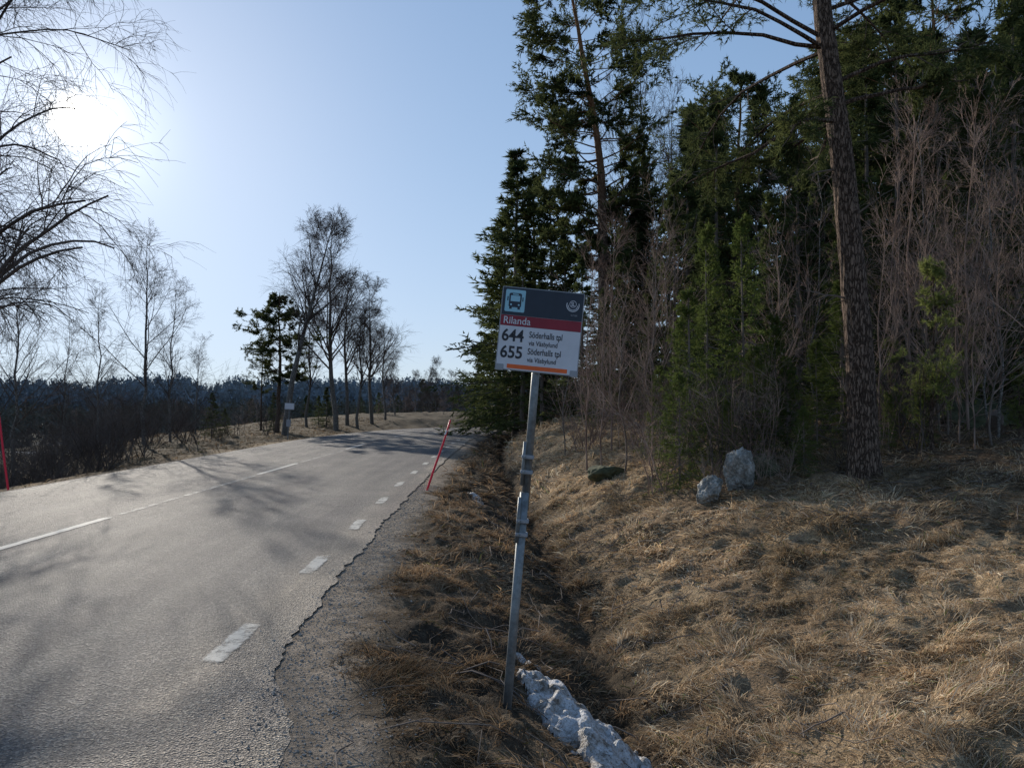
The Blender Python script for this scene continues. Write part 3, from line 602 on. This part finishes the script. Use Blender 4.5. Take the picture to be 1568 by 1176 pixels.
board=bpy.data.objects.new("sign_board",None); sc.collection.objects.link(board); board.parent=sign; board.location=(.004,-.03,T-.005); board.rotation_euler=(0,math.radians(.9),math.radians(0))
def fx(a): return (a-.5)*W
def fz(b): return (1-b)*Hh
bmadd("panel",boxm(-W/2,W/2,-.008,.014,0,Hh,.004),M_gry,board)
def flat(name,a0,a1,b0,b1,y,mat,rad=0):
    bm=bmesh.new()
    if rad:
        pts=[]
        for cx_,cz_,st in ((a1,b0,0),(a0,b0,90),(a0,b1,180),(a1,b1,270)):
            X_=fx(cx_)+(-rad if cx_==a1 else rad); Z_=fz(cz_)+(-rad if cz_==b0 else rad)
            for j in range(6):
                an=math.radians(st+j*18); pts.append((X_+rad*math.cos(an),y,Z_+rad*math.sin(an)))
        bm.faces.new([bm.verts.new(p) for p in pts])
    else: bm.faces.new([bm.verts.new(p) for p in ((fx(a0),y,fz(b1)),(fx(a1),y,fz(b1)),(fx(a1),y,fz(b0)),(fx(a0),y,fz(b0)))])
    return bmadd(name,bm,mat,board)
flat("header",.012,.988,.01,.34,-.0085,M_navy); flat("name_band",.012,.988,.343,.468,-.0085,M_redf); flat("timetable_field",.012,.988,.471,.988,-.0085,M_white)
flat("orange_strip",.14,.87,.925,.975,-.0095,M_or)
flat("bus_icon_plate",.045,.285,.035,.30,-.0095,M_lb,.008)
flat("bus_body",.09,.24,.075,.245,-.0105,M_navy,.01); flat("bus_window",.108,.222,.105,.175,-.0115,M_lb,.003); flat("bus_sign",.13,.20,.085,.097,-.0115,M_lb)
flat("bus_wheel",.10,.13,.245,.268,-.0105,M_navy); flat("bus_wheel",.20,.23,.245,.268,-.0105,M_navy)
flat("bus_lamp",.108,.128,.205,.225,-.0115,M_lb); flat("bus_lamp",.202,.222,.205,.225,-.0115,M_lb); flat("bus_mirror",.068,.08,.12,.17,-.0105,M_navy); flat("bus_mirror",.25,.262,.12,.17,-.0105,M_navy)
def ring(name,ca,cb,r0,r1,a0,a1,mat,y=-.0095):
    bm=bmesh.new(); k=32; vs=[]
    for j in range(k+1):
        an=math.radians(a0+(a1-a0)*j/k); vs.append((bm.verts.new((fx(ca)+r0*math.cos(an),y,fz(cb)+r0*math.sin(an))),bm.verts.new((fx(ca)+r1*math.cos(an),y,fz(cb)+r1*math.sin(an)))))
    for p,q in zip(vs[:-1],vs[1:]): bm.faces.new((p[0],p[1],q[1],q[0]))
    bmadd(name,bm,mat,board)
ring("logo_ring",.865,.155,.034,.039,160,380,M_white); ring("logo_ring",.865,.155,.026,.030,180,360,M_white)
ring("logo_disc",.865,.14,.018,.021,0,360,M_white)
def text(body,a,b0,b1,a1,mat,off=.0,y=-.0102):
    cu=bpy.data.curves.new("t",'FONT'); cu.body=body; cu.size=1; cu.offset=off; cu.resolution_u=4
    ob=bpy.data.objects.new("t",cu); sc.collection.objects.link(ob); dg=bpy.context.evaluated_depsgraph_get(); dg.update()
    me=bpy.data.meshes.new_from_object(ob.evaluated_get(dg)); bpy.data.objects.remove(ob)
    co=np.empty(len(me.vertices)*3); me.vertices.foreach_get("co",co); co=co.reshape(-1,3); mn=co.min(0); mxx=co.max(0)
    sx=(fx(a1)-fx(a))/(mxx[0]-mn[0]); sz=(fz(b0)-fz(b1))/(mxx[1]-mn[1])
    out=np.stack([(co[:,0]-mn[0])*sx+fx(a),0*co[:,0]+y,(co[:,1]-mn[1])*sz+fz(b1)],1)
    me.vertices.foreach_set("co",out.ravel()); me.materials.clear(); me.materials.append(mat); me.update()
    add("lettering",me,parent=board)
text("Rilanda",.05,.36,.445,.375,M_white,.006)
text("644",.045,.505,.655,.31,M_blk,.022); text("655",.045,.705,.855,.31,M_blk,.022)
text("Söderhalls tpl",.375,.515,.615,.775,M_blk,.012); text("via Väsbylund",.375,.625,.70,.725,M_blk,.012)
text("Söderhalls tpl",.375,.715,.815,.775,M_blk,.012); text("via Väsbylund",.375,.825,.90,.725,M_blk,.012)
text("SL",.843,.115,.165,.887,M_white,.02); text("UL Trafik",.85,.265,.285,.93,M_gry,.01)
for a in (.0,.9): bmadd("edge_clip",boxm(fx(a)+.002,fx(a)+.05,-.0125,.0,-.004,.034,.002),M_gry,board)
op=bpy.data.objects.new("traffic_sign",None); sc.collection.objects.link(op); ox,oy=bx(441,32.5),32.5; op.location=(ox,oy,Hs(ox,oy)-.05); op.rotation_euler=(0,math.radians(3),math.radians(-8))
bm=bmesh.new(); bmesh.ops.create_cone(bm,cap_ends=True,segments=12,radius1=.03,radius2=.03,depth=1.9)
for v in bm.verts: v.co.z+=.9
bmadd("post",bm,M_galv,op); bmadd("board",boxm(-.22,.25,-.05,-.03,1.42,1.72,.004),M_gry,op); bmadd("face",boxm(-.20,.23,-.056,-.052,1.45,1.70),M_white,op); bmadd("timetable_case",boxm(-.08,.12,-.08,-.035,.65,.98,.006),M_gry,op)

# ---------------------------------------------------------------- light
SAZ=math.radians(-31.4); SEL=math.radians(18.6)
S=Vector((math.sin(SAZ)*math.cos(SEL),math.cos(SAZ)*math.cos(SEL),math.sin(SEL)))
w=bpy.data.worlds.new("World"); sc.world=w; w.use_nodes=True; nt=w.node_tree; nt.nodes.clear()
o=nt.nodes.new("ShaderNodeOutputWorld"); bg=nt.nodes.new("ShaderNodeBackground"); sky=nt.nodes.new("ShaderNodeTexSky"); sky.sky_type='NISHITA'; sky.sun_disc=False
sky.sun_elevation=SEL; sky.sun_rotation=SAZ%(2*math.pi); sky.air_density=1.0; sky.dust_density=.2; sky.ozone_density=2.0; sky.altitude=50
# soft shoulder on the sky radiance: x*g/(1+k x)
K=nt.nodes.new("ShaderNodeVectorMath"); K.operation='MULTIPLY_ADD'; K.inputs[1].default_value=(.31,.27,.225); K.inputs[2].default_value=(1,1,1); nt.links.new(sky.outputs[0],K.inputs[0])
D=nt.nodes.new("ShaderNodeVectorMath"); D.operation='DIVIDE'; nt.links.new(sky.outputs[0],D.inputs[0]); nt.links.new(K.outputs[0],D.inputs[1])
G=nt.nodes.new("ShaderNodeVectorMath"); G.operation='MULTIPLY'; G.inputs[1].default_value=(1.70,1.84,2.04); nt.links.new(D.outputs[0],G.inputs[0])
nt.links.new(G.outputs[0],bg.inputs[0]); bg.inputs[1].default_value=.15
tc=nt.nodes.new("ShaderNodeTexCoord"); dp=nt.nodes.new("ShaderNodeVectorMath"); dp.operation='DOT_PRODUCT'; nt.links.new(tc.outputs["Generated"],dp.inputs[0]); dp.inputs[1].default_value=S
mx0=math_(nt,'MAXIMUM',dp.outputs["Value"],0.0)
def powr(e_,g): return math_(nt,'MULTIPLY',math_(nt,'POWER',mx0,e_),g)
sm=math_(nt,'ADD',math_(nt,'ADD',powr(9000,30.0),powr(350,.45)),powr(30,.14))
bg2=nt.nodes.new("ShaderNodeBackground"); bg2.inputs[0].default_value=(1,.97,.9,1); nt.links.new(sm,bg2.inputs[1])
ads=nt.nodes.new("ShaderNodeAddShader"); nt.links.new(bg.outputs[0],ads.inputs[0]); nt.links.new(bg2.outputs[0],ads.inputs[1]); nt.links.new(ads.outputs[0],o.inputs[0])
ld_=bpy.data.lights.new("sun",'SUN'); ld_.energy=5.0; ld_.angle=math.radians(.5); ld_.color=(1,.92,.80)
lo=bpy.data.objects.new("sun",ld_); sc.collection.objects.link(lo); lo.rotation_euler=S.to_track_quat('Z','Y').to_euler()
# camera
cd=bpy.data.cameras.new("camera"); cd.sensor_width=36; cd.lens=36*F/1568; cd.clip_end=6000; cd.clip_start=.05
co_=bpy.data.objects.new("camera",cd); sc.collection.objects.link(co_); co_.location=(0,0,EYE); co_.rotation_euler=(math.radians(90+1.4),0,0); sc.camera=co_
sc.view_settings.view_transform='Standard'; sc.view_settings.look='None'; sc.view_settings.exposure=0
print("faces",sum(len(m.polygons) for m in bpy.data.meshes))
